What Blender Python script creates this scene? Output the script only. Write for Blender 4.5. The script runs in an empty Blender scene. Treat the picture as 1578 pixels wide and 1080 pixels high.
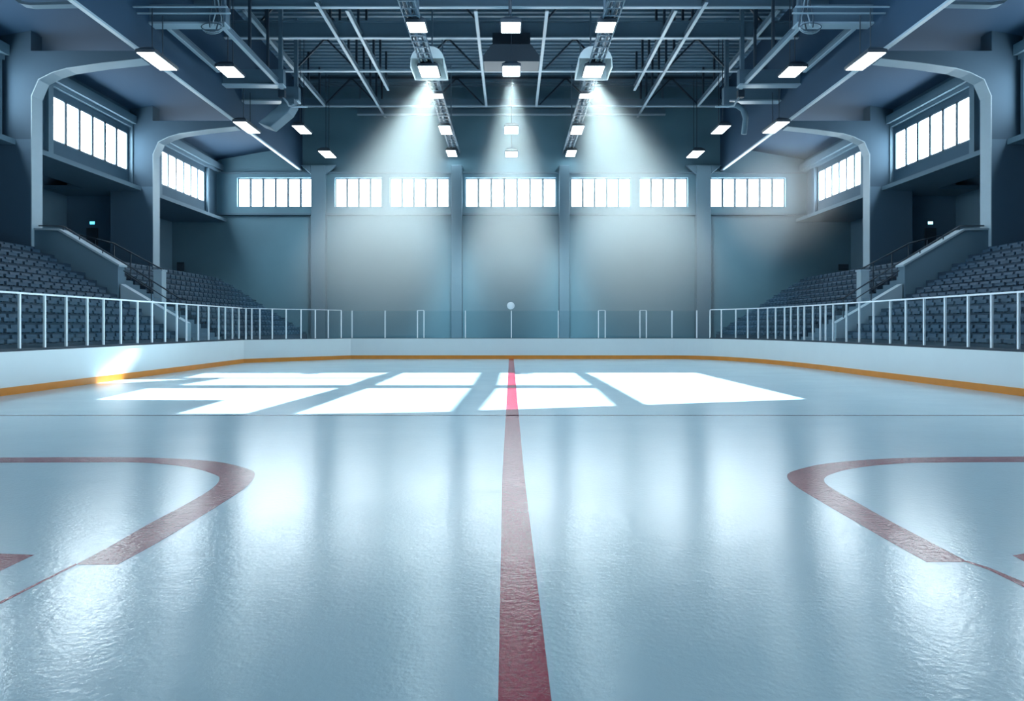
import bpy, bmesh, math, random
from mathutils import Vector
random.seed(7)
SC = bpy.context.scene
COL = SC.collection
H = 1.8                      # eye height; 1000 px focal length, horizon row 503, vanishing column 788

# ---------------------------------------------------------------- materials
def mat(name, col, rough=0.6, metal=0.0, noise=0.0, nscale=3.0, bump=0.0, bscale=20.0, spec=0.5):
    m = bpy.data.materials.new(name); m.use_nodes = True
    nt = m.node_tree; b = nt.nodes['Principled BSDF']
    b.inputs['Base Color'].default_value = (*col, 1); b.inputs['Roughness'].default_value = rough
    b.inputs['Metallic'].default_value = metal; b.inputs['Specular IOR Level'].default_value = spec
    if noise or bump:
        tc = nt.nodes.new('ShaderNodeTexCoord')
    if noise:
        n = nt.nodes.new('ShaderNodeTexNoise'); n.inputs['Scale'].default_value = nscale; n.inputs['Detail'].default_value = 6
        nt.links.new(tc.outputs['Object'], n.inputs['Vector'])
        r = nt.nodes.new('ShaderNodeMixRGB'); r.inputs[1].default_value = (*[c*(1-noise) for c in col], 1)
        r.inputs[2].default_value = (*[min(1, c*(1+noise)) for c in col], 1)
        nt.links.new(n.outputs['Fac'], r.inputs[0]); nt.links.new(r.outputs[0], b.inputs['Base Color'])
    if bump:
        n2 = nt.nodes.new('ShaderNodeTexNoise'); n2.inputs['Scale'].default_value = bscale; n2.inputs['Detail'].default_value = 4
        nt.links.new(tc.outputs['Object'], n2.inputs['Vector'])
        bp = nt.nodes.new('ShaderNodeBump'); bp.inputs['Strength'].default_value = bump; bp.inputs['Distance'].default_value = 0.02
        nt.links.new(n2.outputs['Fac'], bp.inputs['Height']); nt.links.new(bp.outputs[0], b.inputs['Normal'])
    return m

def emis(name, col, s):
    m = bpy.data.materials.new(name); m.use_nodes = True
    nt = m.node_tree; nt.nodes.clear()
    o = nt.nodes.new('ShaderNodeOutputMaterial'); e = nt.nodes.new('ShaderNodeEmission')
    e.inputs[0].default_value = (*col, 1); e.inputs[1].default_value = s
    nt.links.new(e.outputs[0], o.inputs[0]); return m

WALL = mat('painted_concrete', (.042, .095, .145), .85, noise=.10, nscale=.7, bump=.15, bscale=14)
BACKW = mat('hazed_far_wall', (.11, .215, .28), .85, noise=.08, nscale=.7, bump=.15, bscale=14)  # same wall concrete, lightened in place of haze before it
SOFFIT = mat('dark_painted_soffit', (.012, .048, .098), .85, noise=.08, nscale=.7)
SHAFT = mat('column_shaft_lightened', (.065, .125, .185), .85, noise=.08, nscale=.6)  # column colour made paler below the sill, where little light falls
RECESS = mat('recess_lightened', (.13, .225, .31), .85, noise=.08, nscale=.6)  # wall colour lightened to make up for light missing in the recess
COLM = mat('column_paint', (.028, .066, .105), .85, noise=.08, nscale=.6)  # same column colour, darkened above the sill against strong window light
PIER = mat('pale_painted_concrete', (.10, .175, .235), .8, noise=.06, nscale=.8)
DECK = mat('roof_deck_metal', (.085, .16, .225), .55, noise=.12, nscale=1.2)
STEEL = mat('painted_steel', (.09, .15, .205), .45, noise=.06, nscale=4)
PALE = mat('pale_steel', (.34, .45, .53), .4)  # pale parts; on beam undersides it paints in light off the ice
DARK = mat('dark_metal', (.018, .035, .055), .5)
CABLE = mat('cable_sheath', (.05, .085, .12), .5, noise=.4, nscale=6)
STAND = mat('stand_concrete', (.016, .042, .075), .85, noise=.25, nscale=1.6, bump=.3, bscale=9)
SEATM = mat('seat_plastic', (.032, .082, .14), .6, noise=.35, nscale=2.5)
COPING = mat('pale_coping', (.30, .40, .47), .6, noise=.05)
BOARD = mat('white_board', (.72, .76, .77), .35, noise=.03, nscale=1.5)
KICK = mat('orange_kick_plate', (.72, .25, .03), .4, noise=.14, nscale=2.5)
POSTM = mat('white_post', (.80, .84, .88), .35)
DOORM = mat('dark_door', (.03, .05, .075), .5)
CONC = mat('dark_floor_concrete', (.04, .07, .1), .8, noise=.15)
HOODM = mat('white_lamp_hood', (.75, .82, .84), .4)
SKYGLOW = emis('daylight_pane', (.82, .94, 1.0), 18.0)
LAMPGLOW = emis('lamp_diffuser', (.80, .96, 1.0), 12.0)
SIGNGLOW = emis('sign_glow_blue', (.08, .55, 1.0), 3.0)
SIGNGLOW2 = emis('sign_glow_pale', (.35, .85, 1.0), 3.0)

def glass_mat():
    m = bpy.data.materials.new('barrier_glass'); m.use_nodes = True
    nt = m.node_tree; nt.nodes.clear()
    o = nt.nodes.new('ShaderNodeOutputMaterial'); t = nt.nodes.new('ShaderNodeBsdfTransparent')
    t.inputs[0].default_value = (.93, .97, .98, 1)
    g = nt.nodes.new('ShaderNodeBsdfGlossy'); g.inputs['Roughness'].default_value = .08; g.inputs[0].default_value = (.8, .93, 1, 1)
    lw = nt.nodes.new('ShaderNodeLayerWeight'); lw.inputs['Blend'].default_value = .5
    pw = nt.nodes.new('ShaderNodeMath'); pw.operation = 'POWER'; pw.inputs[1].default_value = 5
    nt.links.new(lw.outputs['Facing'], pw.inputs[0])
    f = nt.nodes.new('ShaderNodeMath'); f.operation = 'MULTIPLY_ADD'; f.inputs[1].default_value = .25; f.inputs[2].default_value = .025
    nt.links.new(pw.outputs[0], f.inputs[0])
    mx = nt.nodes.new('ShaderNodeMixShader')
    nt.links.new(f.outputs[0], mx.inputs[0]); nt.links.new(t.outputs[0], mx.inputs[1]); nt.links.new(g.outputs[0], mx.inputs[2])
    nt.links.new(mx.outputs[0], o.inputs[0]); return m
GLASS = glass_mat()

def ice_mat(name, paint=None):
    m = bpy.data.materials.new(name); m.use_nodes = True
    nt = m.node_tree; L = nt.links; b = nt.nodes['Principled BSDF']
    tc = nt.nodes.new('ShaderNodeNewGeometry')
    def mapping(sx, sy):
        mp = nt.nodes.new('ShaderNodeMapping'); mp.inputs['Scale'].default_value = (sx, sy, 1)
        L.new(tc.outputs['Position'], mp.inputs['Vector']); return mp
    def noise(mp, scale, detail=4, rough=.55):
        n = nt.nodes.new('ShaderNodeTexNoise'); n.inputs['Scale'].default_value = scale; n.inputs['Detail'].default_value = detail
        n.inputs['Roughness'].default_value = rough; L.new(mp.outputs[0], n.inputs['Vector']); return n
    a = mapping(1, 1); s = mapping(.45, 1)
    big = noise(a, .35, 5)
    mix = nt.nodes.new('ShaderNodeMixRGB'); mix.inputs[1].default_value = (.41, .61, .70, 1); mix.inputs[2].default_value = (.49, .69, .77, 1)
    L.new(big.outputs['Fac'], mix.inputs[0]); colour = mix.outputs[0]
    if paint:
        w = noise(s, 70, 8, .8)
        ramp = nt.nodes.new('ShaderNodeValToRGB'); ramp.color_ramp.elements[0].position = .52; ramp.color_ramp.elements[1].position = .70
        L.new(w.outputs['Fac'], ramp.inputs[0])
        pm = nt.nodes.new('ShaderNodeMixRGB'); pm.inputs[1].default_value = (*paint, 1)
        sc = nt.nodes.new('ShaderNodeMath'); sc.operation = 'MULTIPLY'; sc.inputs[1].default_value = .4
        L.new(ramp.outputs[0], sc.inputs[0]); L.new(sc.outputs[0], pm.inputs[0]); pm.inputs[2].default_value = (.58, .46, .58, 1); colour = pm.outputs[0]
    L.new(colour, b.inputs['Base Color'])
    rr = noise(s, 1.1, 4)
    mr = nt.nodes.new('ShaderNodeMapRange'); mr.inputs['To Min'].default_value = .15; mr.inputs['To Max'].default_value = .22
    L.new(rr.outputs['Fac'], mr.inputs[0]); L.new(mr.outputs[0], b.inputs['Roughness'])
    b.inputs['IOR'].default_value = 1.5 if paint else 1.8
    b.inputs['Anisotropic'].default_value = .5
    tg = nt.nodes.new('ShaderNodeCombineXYZ'); tg.inputs[1].default_value = 1.0; L.new(tg.outputs[0], b.inputs['Tangent'])
    f1 = noise(a, 24, 4); f2 = noise(a, 5, 2)
    add = nt.nodes.new('ShaderNodeMath'); add.operation = 'MULTIPLY_ADD'; add.inputs[1].default_value = .8
    L.new(f2.outputs['Fac'], add.inputs[0]); L.new(f1.outputs['Fac'], add.inputs[2])
    bp = nt.nodes.new('ShaderNodeBump'); bp.inputs['Strength'].default_value = .2 if not paint else .3; bp.inputs['Distance'].default_value = .010
    L.new(add.outputs[0], bp.inputs['Height']); L.new(bp.outputs[0], b.inputs['Normal'])
    return m
ICE = ice_mat('ice')
REDP = ice_mat('red_paint_in_ice', (.33, .006, .045))
MAROON = ice_mat('faded_maroon_paint_in_ice', (.25, .055, .08))
SEAM = ice_mat('dark_seam_in_ice', (.07, .13, .17))

# ---------------------------------------------------------------- geometry helpers
class MB:
    def __init__(s): s.bm = bmesh.new()
    def box(s, x0, x1, y0, y1, z0, z1):
        x0, x1 = sorted((x0, x1)); y0, y1 = sorted((y0, y1)); z0, z1 = sorted((z0, z1))
        v = [s.bm.verts.new(p) for p in ((x0,y0,z0),(x1,y0,z0),(x1,y1,z0),(x0,y1,z0),(x0,y0,z1),(x1,y0,z1),(x1,y1,z1),(x0,y1,z1))]
        for f in ((3,2,1,0),(4,5,6,7),(0,1,5,4),(1,2,6,5),(2,3,7,6),(3,0,4,7)): s.bm.faces.new([v[i] for i in f])
        return s
    def prism(s, a, b):
        """closed solid between two equal-length rings of points"""
        va = [s.bm.verts.new(p) for p in a]; vb = [s.bm.verts.new(p) for p in b]; n = len(a)
        s.bm.faces.new(va[::-1]); s.bm.faces.new(vb)
        for i in range(n): s.bm.faces.new((va[i], va[(i+1)%n], vb[(i+1)%n], vb[i]))
        return s
    def tube(s, pts, r, n=8):
        pts = [Vector(p) for p in pts]; rings = []
        for i, p in enumerate(pts):
            t = (pts[min(i+1, len(pts)-1)] - pts[max(i-1, 0)]).normalized()
            up = Vector((0,0,1)) if abs(t.z) < .9 else Vector((1,0,0))
            u = t.cross(up).normalized(); w = u.cross(t)
            rings.append([s.bm.verts.new(p + r*(math.cos(2*math.pi*k/n)*u + math.sin(2*math.pi*k/n)*w)) for k in range(n)])
        for a, b in zip(rings, rings[1:]):
            for k in range(n): s.bm.faces.new((a[k], a[(k+1)%n], b[(k+1)%n], b[k]))
        s.bm.faces.new(rings[0][::-1]); s.bm.faces.new(rings[-1]); return s
    def bar(s, p, q, w, h):
        """square bar between two points, h in the up-ish direction"""
        p, q = Vector(p), Vector(q); t = (q-p).normalized()
        up = Vector((0,0,1)) if abs(t.z) < .95 else Vector((0,1,0))
        u = t.cross(up).normalized()*w/2; v = u.cross(t).normalized()*h/2
        return s.prism([p-u-v, p+u-v, p+u+v, p-u+v], [q-u-v, q+u-v, q+u+v, q-u+v])
    def build(s, name, m, parent=None, bevel=0, smooth=False):
        bmesh.ops.recalc_face_normals(s.bm, faces=s.bm.faces)
        me = bpy.data.meshes.new(name); s.bm.to_mesh(me); s.bm.free()
        me.materials.append(m)
        o = bpy.data.objects.new(name, me); COL.objects.link(o)
        if parent:
            o.parent = parent; o.location = -Vector(parent.location) if False else (0,0,0)
            o.matrix_parent_inverse = parent.matrix_basis.inverted()
        if bevel:
            b = o.modifiers.new('bevel', 'BEVEL'); b.width = bevel; b.segments = 2; b.limit_method = 'ANGLE'
        if smooth: me.shade_smooth()
        return o

def tag(o, label=None, cat=None, group=None, kind=None):
    if label: o['label'] = label
    if cat: o['category'] = cat
    if group: o['group'] = group
    if kind: o['kind'] = kind
    return o
def empty(name, loc, label, cat, group=None, kind=None):
    e = bpy.data.objects.new(name, None); COL.objects.link(e); e.location = loc; e.empty_display_size = .2
    return tag(e, label, cat, group, kind)
def flr(px, py):
    d = H*1000/(py-503); return ((px-788)*d/1000, d)
SIDES = ((-1, 'left'), (1, 'right'))

# ---------------------------------------------------------------- rink outline in plan (right side, far end, left side)
rink = [(13.35, -10), (13.3, 14), (12.98, 24)]
for i in range(1, 25):
    t = math.pi/2*i/24
    rink.append((8.5+4.48*math.cos(t)**.8, 24+12*math.sin(t)**.8))
rink += [(-8.9, 36), (-13.2, 32), (-13.2, -10)]
def hit(px):
    """where the sight line through that picture column meets the boards: (x, y, arc length)"""
    k = (px-788)/1000; s = 0
    for (x0, y0), (x1, y1) in zip(rink, rink[1:]):
        l = math.hypot(x1-x0, y1-y0); a = x0-k*y0; b = x1-k*y1
        if a*b <= 0 and a != b:
            t = a/(a-b); y = y0+t*(y1-y0)
            if y > 0: return (x0+t*(x1-x0), y, s+t*l)
        s += l
def arc(s):
    for (x0, y0), (x1, y1) in zip(rink, rink[1:]):
        l = math.hypot(x1-x0, y1-y0)
        if s <= l+1e-9: return (x0+s/l*(x1-x0), y0+s/l*(y1-y0))
        s -= l
    return rink[-1]
def seg(s0, s1):
    out = [arc(s0)]; s = 0
    for p, q in zip(rink, rink[1:]):
        s += math.hypot(q[0]-p[0], q[1]-p[1])
        if s0+1e-4 < s < s1-1e-4: out.append(q)
    return out+[arc(s1)]
def normals(pl):
    res = []
    for i, p in enumerate(pl):
        a = pl[max(i-1, 0)]; b = pl[min(i+1, len(pl)-1)]
        d = Vector((b[0]-a[0], b[1]-a[1])).normalized(); res.append((d.y, -d.x))
    return res
def sweep(mb, pl, o0, o1, z0, z1):
    N = normals(pl); rings = []
    for (x, y), (nx, ny) in zip(pl, N):
        rings.append([mb.bm.verts.new((x+nx*o, y+ny*o, z)) for o, z in ((o0, z0), (o1, z0), (o1, z1), (o0, z1))])
    for a, b in zip(rings, rings[1:]):
        for k in range(4): mb.bm.faces.new((a[k], a[(k+1)%4], b[(k+1)%4], b[k]))
    mb.bm.faces.new(rings[0]); mb.bm.faces.new(rings[-1][::-1]); return mb
TOTAL = sum(math.hypot(q[0]-p[0], q[1]-p[1]) for p, q in zip(rink, rink[1:]))
S_R = hit(1093)[2]; S_L = TOTAL-42.0
BT, GT = 1.10, 2.68

# ---------------------------------------------------------------- floor and markings
bm = MB(); ring = [(x, y, 0) for x, y in rink]
bm.prism([(x, y, -.12) for x, y in rink], ring)
floor = tag(bm.build('floor', ICE), 'pale blue glossy ice of the rink', 'floor', kind='structure')
slab = tag(MB().box(-27, 27, -15, 48.6, -.4, -.13).build('floor_surround', CONC), 'dark concrete floor around and under the rink', 'floor', kind='structure')
def paint(name, pts, m, label, z=.0015):
    b = bmesh.new(); top = [b.verts.new((x, y, z)) for x, y in pts]
    f = b.faces.new(top)
    if f.normal.z < 0: f.normal_flip()
    r = bmesh.ops.triangulate(b, faces=[f])
    me = bpy.data.meshes.new(name); b.to_mesh(me); b.free(); me.materials.append(m)
    o = bpy.data.objects.new(name, me); COL.objects.link(o); o.parent = floor
    return tag(o, label)
def strip(name, a, c, m, label, z=.0015):
    """quad strip between two edges of equal length"""
    b = bmesh.new(); va = [b.verts.new((*p, z)) for p in a]; vc = [b.verts.new((*p, z)) for p in c]
    for i in range(len(a)-1):
        f = b.faces.new((va[i], va[i+1], vc[i+1], vc[i])); f.normal_update()
        if f.normal.z < 0: f.normal_flip()
    me = bpy.data.meshes.new(name); b.to_mesh(me); b.free(); me.materials.append(m)
    o = bpy.data.objects.new(name, me); COL.objects.link(o); o.parent = floor
    return tag(o, label)
def smoothline(pts, n=6):
    out = []
    for i in range(len(pts)-1):
        p0 = pts[max(i-1, 0)]; p1 = pts[i]; p2 = pts[i+1]; p3 = pts[min(i+2, len(pts)-1)]
        for k in range(n):
            t = k/n
            out.append(tuple(.5*(2*p1[j]+(p2[j]-p0[j])*t+(2*p0[j]-5*p1[j]+4*p2[j]-p3[j])*t*t+(3*p1[j]-p0[j]-3*p2[j]+p3[j])*t**3) for j in (0, 1)))
    return out+[pts[-1]]
strip('centre_line', [(-.125+.03, -3), (-.065, 3.1), (-.08, 36)][:0] + [(-.063, -3), (-.063, 3.1), (-.11, 8), (-.13, 36)],
      [(.193, -3), (.193, 3.1), (.155, 8), (.13, 36)], REDP, 'wide worn red line running down the middle of the ice')
o_ = [(-260, 705), (0, 705), (130, 704.5), (240, 705.5), (330, 711), (380, 722), (393, 731), (380, 750), (340, 777), (290, 808), (240, 838), (181, 870)]
i_ = [(-260, 713.5), (0, 713), (130, 712.5), (220, 713), (290, 720), (330, 731), (338, 739), (325, 754), (285, 778), (232, 806), (180, 836), (117, 870)]
strip('bent_line', smoothline([flr(*p) for p in o_]), smoothline([flr(*p) for p in i_]), MAROON, 'faded dark red line bending back on the left of the ice')
o_ = [(1838, 701), (1578, 703.5), (1450, 704.5), (1360, 707), (1275, 714), (1225, 725), (1213, 734), (1226, 749), (1270, 776), (1320, 805), (1370, 834), (1428, 866)]
i_ = [(1838, 711), (1578, 712), (1470, 712.5), (1390, 714), (1320, 721), (1280, 731), (1270, 740), (1280, 751), (1322, 775), (1372, 803), (1425, 831), (1492, 866)]
strip('bent_line', smoothline([flr(*p) for p in o_]), smoothline([flr(*p) for p in i_]), MAROON, 'faded greyish red line bending back on the right of the ice')
strip('thin_line', [flr(-150, 1003), flr(0, 927), flr(60, 897), flr(117, 868)], [flr(-150, 1010), flr(0, 931), flr(60, 900), flr(119, 870)], MAROON, 'thin dark red line tapering off the left bend')
strip('thin_line', [flr(1490, 864), flr(1525, 875), flr(1578, 897), flr(1700, 950)], [flr(1488, 866), flr(1523, 878), flr(1578, 905), flr(1700, 960)], MAROON, 'thin brownish line tapering off the right bend')
paint('red_patch', [flr(-200, 850), flr(0, 853), flr(53, 855), flr(0, 880), flr(-200, 985)], MAROON, 'dark red wedge on the ice at the left edge')
paint('red_patch', [flr(1560, 856), flr(1578, 853), flr(1760, 850), flr(1760, 960), flr(1578, 865)], MAROON, 'dark red wedge on the ice at the right edge')
strip('ice_seam', [(-13.1, 13.06), (13.2, 13.06)], [(-13.1, 13.20), (13.2, 13.20)], SEAM, 'thin dark seam across the ice')

# ---------------------------------------------------------------- boards and glass
posts_L = [35,73.5,106.5,138.7,163.5,190,215.5,237.8,258,275.8,290.5,308.7,324.5,340,350,361,371]
posts_F = [380,389,401.5,420.7,442,465,487,507,527,542,593,643,653,717,788,860.6,922.5,933,986.6,996.5,1036,1073]
posts_R = [1093,1110,1132,1150,1166,1180.5,1192.7,1206.4,1216,1227,1236.5,1249.5,1261,1269,1280.7,1301,1320.7,1342.5,1368,1392,1420,1452,1487.5,1523.5,1564.6]
def sval(l): return sorted(hit(p)[2] for p in l)
sL = sval(posts_L); sF = sval(posts_F); sR = sval(posts_R)
sL += [sL[-1]+1.05*k for k in range(1, 6)]; sR = [sR[0]-1.05*k for k in range(5, 0, -1)]+sR
board_spec = (('left', S_L, TOTAL, 'white boards with orange kick plate along the left side of the ice'),
              ('far', S_R, S_L, 'white boards closing the far end of the rink'),
              ('right', 0, S_R, 'white boards with orange kick plate curving along the right side'))
glass_spec = {'left': (sL, 'glass barrier with white posts above the left boards'),
              'far': (sF, 'glass barrier without top rail across the far end of the rink'),
              'right': (sR, 'glass barrier with white posts above the right boards')}
for key, s0, s1, lab in board_spec:
    pl = seg(s0, s1); mid = pl[len(pl)//2]
    e = empty('rink_boards', (mid[0], mid[1], 0), lab, 'rink boards', 'rink boards around the ice')
    sweep(MB(), pl, 0, .14, 0, BT).build('board_panel', BOARD, e)
    sweep(MB(), pl, -.025, 0, 0, .2).build('kick_plate', KICK, e)
    sweep(MB(), pl, -.012, .16, BT, BT+.035).build('cap_rail', BOARD if key != 'right' else BOARD, e)
    ss, glab = glass_spec[key]
    g = empty('glass_barrier', (mid[0], mid[1], BT+.035), glab, 'glass barrier', 'glass barriers on the boards')
    zb = BT+.035
    def at(s, off):
        x, y = arc(s); x2, y2 = arc(min(s+.05, TOTAL)); x1, y1 = arc(max(s-.05, 0))
        d = Vector((x2-x1, y2-y1)).normalized(); return Vector((x+d.y*off, y-d.x*off, 0)), d
    for s in ss:
        p, d = at(s, .09); w = .028
        n = Vector((d.y, -d.x, 0))*w; t = Vector((d.x, d.y, 0))*w
        q = [p-n-t, p+n-t, p+n+t, p-n+t]
        MB().prism([v+Vector((0,0,zb)) for v in q], [v+Vector((0,0,GT)) for v in q]).build('post', POSTM, g)
    for a, b in zip(ss, ss[1:]):
        p, _ = at(a+.03, .09); q, _ = at(b-.03, .09); d = (q-p).normalized(); n = Vector((d.y, -d.x, 0))*.006
        r = [p-n, q-n, q+n, p+n]
        MB().prism([v+Vector((0,0,zb)) for v in r], [v+Vector((0,0,GT-.02)) for v in r]).build('glass_pane', GLASS, g)
    if key != 'far':
        lo, hi = (min(ss), max(ss)); lo, hi = (S_L, hi) if key == 'left' else (lo, S_R)
        sweep(MB(), seg(lo, hi), .062, .118, GT, GT+.05).build('top_rail', POSTM, g)
        sweep(MB(), seg(lo, hi), .055, .125, zb, zb+.07).build('base_channel', DARK, g)
    else:
        sweep(MB(), seg(hit(527)[2]-.0, S_L), .07, .11, GT, GT+.03).build('top_rail', POSTM, g)
        for a, b in ((643, 653), (922.5, 933), (986.6, 996.5)):
            sa, sb = sorted((hit(a)[2], hit(b)[2]))
            sweep(MB(), seg(sa, sb), .07, .11, GT, GT+.03).build('top_rail', POSTM, g)
        sweep(MB(), seg(S_R, S_L), .06, .12, zb, zb+.03).build('base_channel', DARK, g)
# round white lamp above the middle post
e = empty('globe_lamp', (-.03, 36.09, GT), 'round white lamp above the middle post of the far glass', 'lamp')
mb = MB(); bmesh.ops.create_uvsphere(mb.bm, u_segments=24, v_segments=14, radius=.21)
for v in mb.bm.verts: v.co = (v.co.x-.03, v.co.y*.6+36.09, v.co.z+2.955)
mb.build('globe', POSTM, e, smooth=True)
MB().tube([(0, 36.09, GT), (-.02, 36.09, 2.76)], .018).build('stem', GLASS, e)

# ---------------------------------------------------------------- walls
XW, YB, ZD = 21.7, 48.0, 19.5
ZW0, ZW1 = 10.6, 12.75
back_w = [(-20.2,-14.65,6,'six-pane window at the left end of the far wall'), (-13.0,-9.55,4,'four-pane window left of a five-pane one on the far wall'),
          (-8.95,-4.6,5,'five-pane window left of the middle window on the far wall'), (-3.38,3.28,7,'wide seven-pane window in the middle of the far wall'),
          (4.4,8.8,5,'five-pane window right of the middle window on the far wall'), (9.45,13.0,4,'four-pane window right of a five-pane one on the far wall'),
          (14.7,20.2,6,'six-pane window at the right end of the far wall')]
mb = MB()
mb.box(-27, 27, YB, YB+.5, -.1, 10.0)                         # recessed lower wall
mb.box(-XW, XW, YB-.25, YB+.5, 10.0, ZW0); mb.box(-XW, XW, YB-.25, YB+.5, ZW1, 13.15)
mb.box(-XW, XW, YB, YB+.5, 13.15, ZD+.4)
xs = [-XW]+[v for w in back_w for v in w[:2]]+[XW]
for a, b in zip(xs[::2], xs[1::2]): mb.box(a, b, YB-.25, YB+.5, ZW0, ZW1)
mb.box(-27, -XW, YB, YB+.5, 10, ZD); mb.box(XW, 27, YB, YB+.5, 10, ZD)
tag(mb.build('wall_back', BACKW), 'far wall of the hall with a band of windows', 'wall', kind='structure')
mb = MB()
mb.box(-XW, XW, YB-.36, YB-.25, 10.0, 10.14); mb.box(-XW, XW, YB-.36, YB-.25, 13.03, 13.15)
tag(mb.build('trim_1', PIER), 'pale mouldings above and below the far wall windows', 'trim', kind='structure')
for n, (a, b) in enumerate(((-14.65,-13.6), (-4.4,-3.6), (3.5,4.25), (13.55,14.6))):
    mb = MB(); mb.box(a, b, YB-.6, YB, 0, 13.6)
    if n in (0, 3):
        s = -1 if n == 0 else 1
        for x0, dx in ((a, -.8), (b, .8)):
            mb.prism([(x0, YB-.6, 12.95), (x0+dx, YB-.6, 13.6), (x0, YB-.6, 13.6)], [(x0, YB-.3, 12.9), (x0+dx, YB-.3, 13.6), (x0, YB-.3, 13.6)])
    tag(mb.build('column', PIER, bevel=.04), ('pale pilaster at the left of the far wall, with haunched top', 'slim pilaster left of the middle window on the far wall',
        'slim pilaster right of the middle window on the far wall', 'pale pilaster at the right of the far wall, with haunched top')[n], 'column', kind='structure')
wn = 0
def window(plane, fixed, a, b, n, label, z0=ZW0, z1=ZW1, s=1):
    """frame with n panes; plane 'y' for the far wall, 'x' for side walls"""
    global wn; wn += 1
    def bx(m, u0, u1, w0, w1, za, zb):
        if plane == 'y': m.box(u0, u1, fixed+w0, fixed+w1, za, zb)
        else: m.box(s*(fixed+w0), s*(fixed+w1), u0, u1, za, zb)
    m = MB()
    t = .07
    bx(m, a, a+t, -.02, .12, z0, z1); bx(m, b-t, b, -.02, .12, z0, z1); bx(m, a, b, -.02, .12, z0, z0+t); bx(m, a, b, -.02, .12, z1-t, z1)
    for k in range(1, n):
        u = a+(b-a)*k/n; bx(m, u-.085, u+.085, -.02, .12, z0, z1)
    o = tag(m.build('window_%d' % wn, STEEL), label, 'window', kind='structure')
    p = MB(); bx(p, a+.03, b-.03, .05, .07, z0+.03, z1-.03); p.build('window_glass', SKYGLOW, o)
    return o
for a, b, n, lab in back_w: window('y', YB, a, b, n, lab)
bays = [(40.1, 45.9), (30.6, 36.7), (21.2, 27.1), (11.8, 17.9), (2.4, 8.5), (-7, -.9)]
baynames = ['far six-pane window high in the {} wall', 'big six-pane window high in the {} wall beside the exit door', 'window high in the {} wall, cut by the picture edge',
            'window high in the {} wall, fourth from the far end', 'window high in the {} wall, fifth from the far end', 'window high in the {} wall, sixth from the far end']
cols = [(36.9, 37.6), (27.55, 28.2), (18.2, 18.85), (8.8, 9.45), (-.6, .05)]
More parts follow.
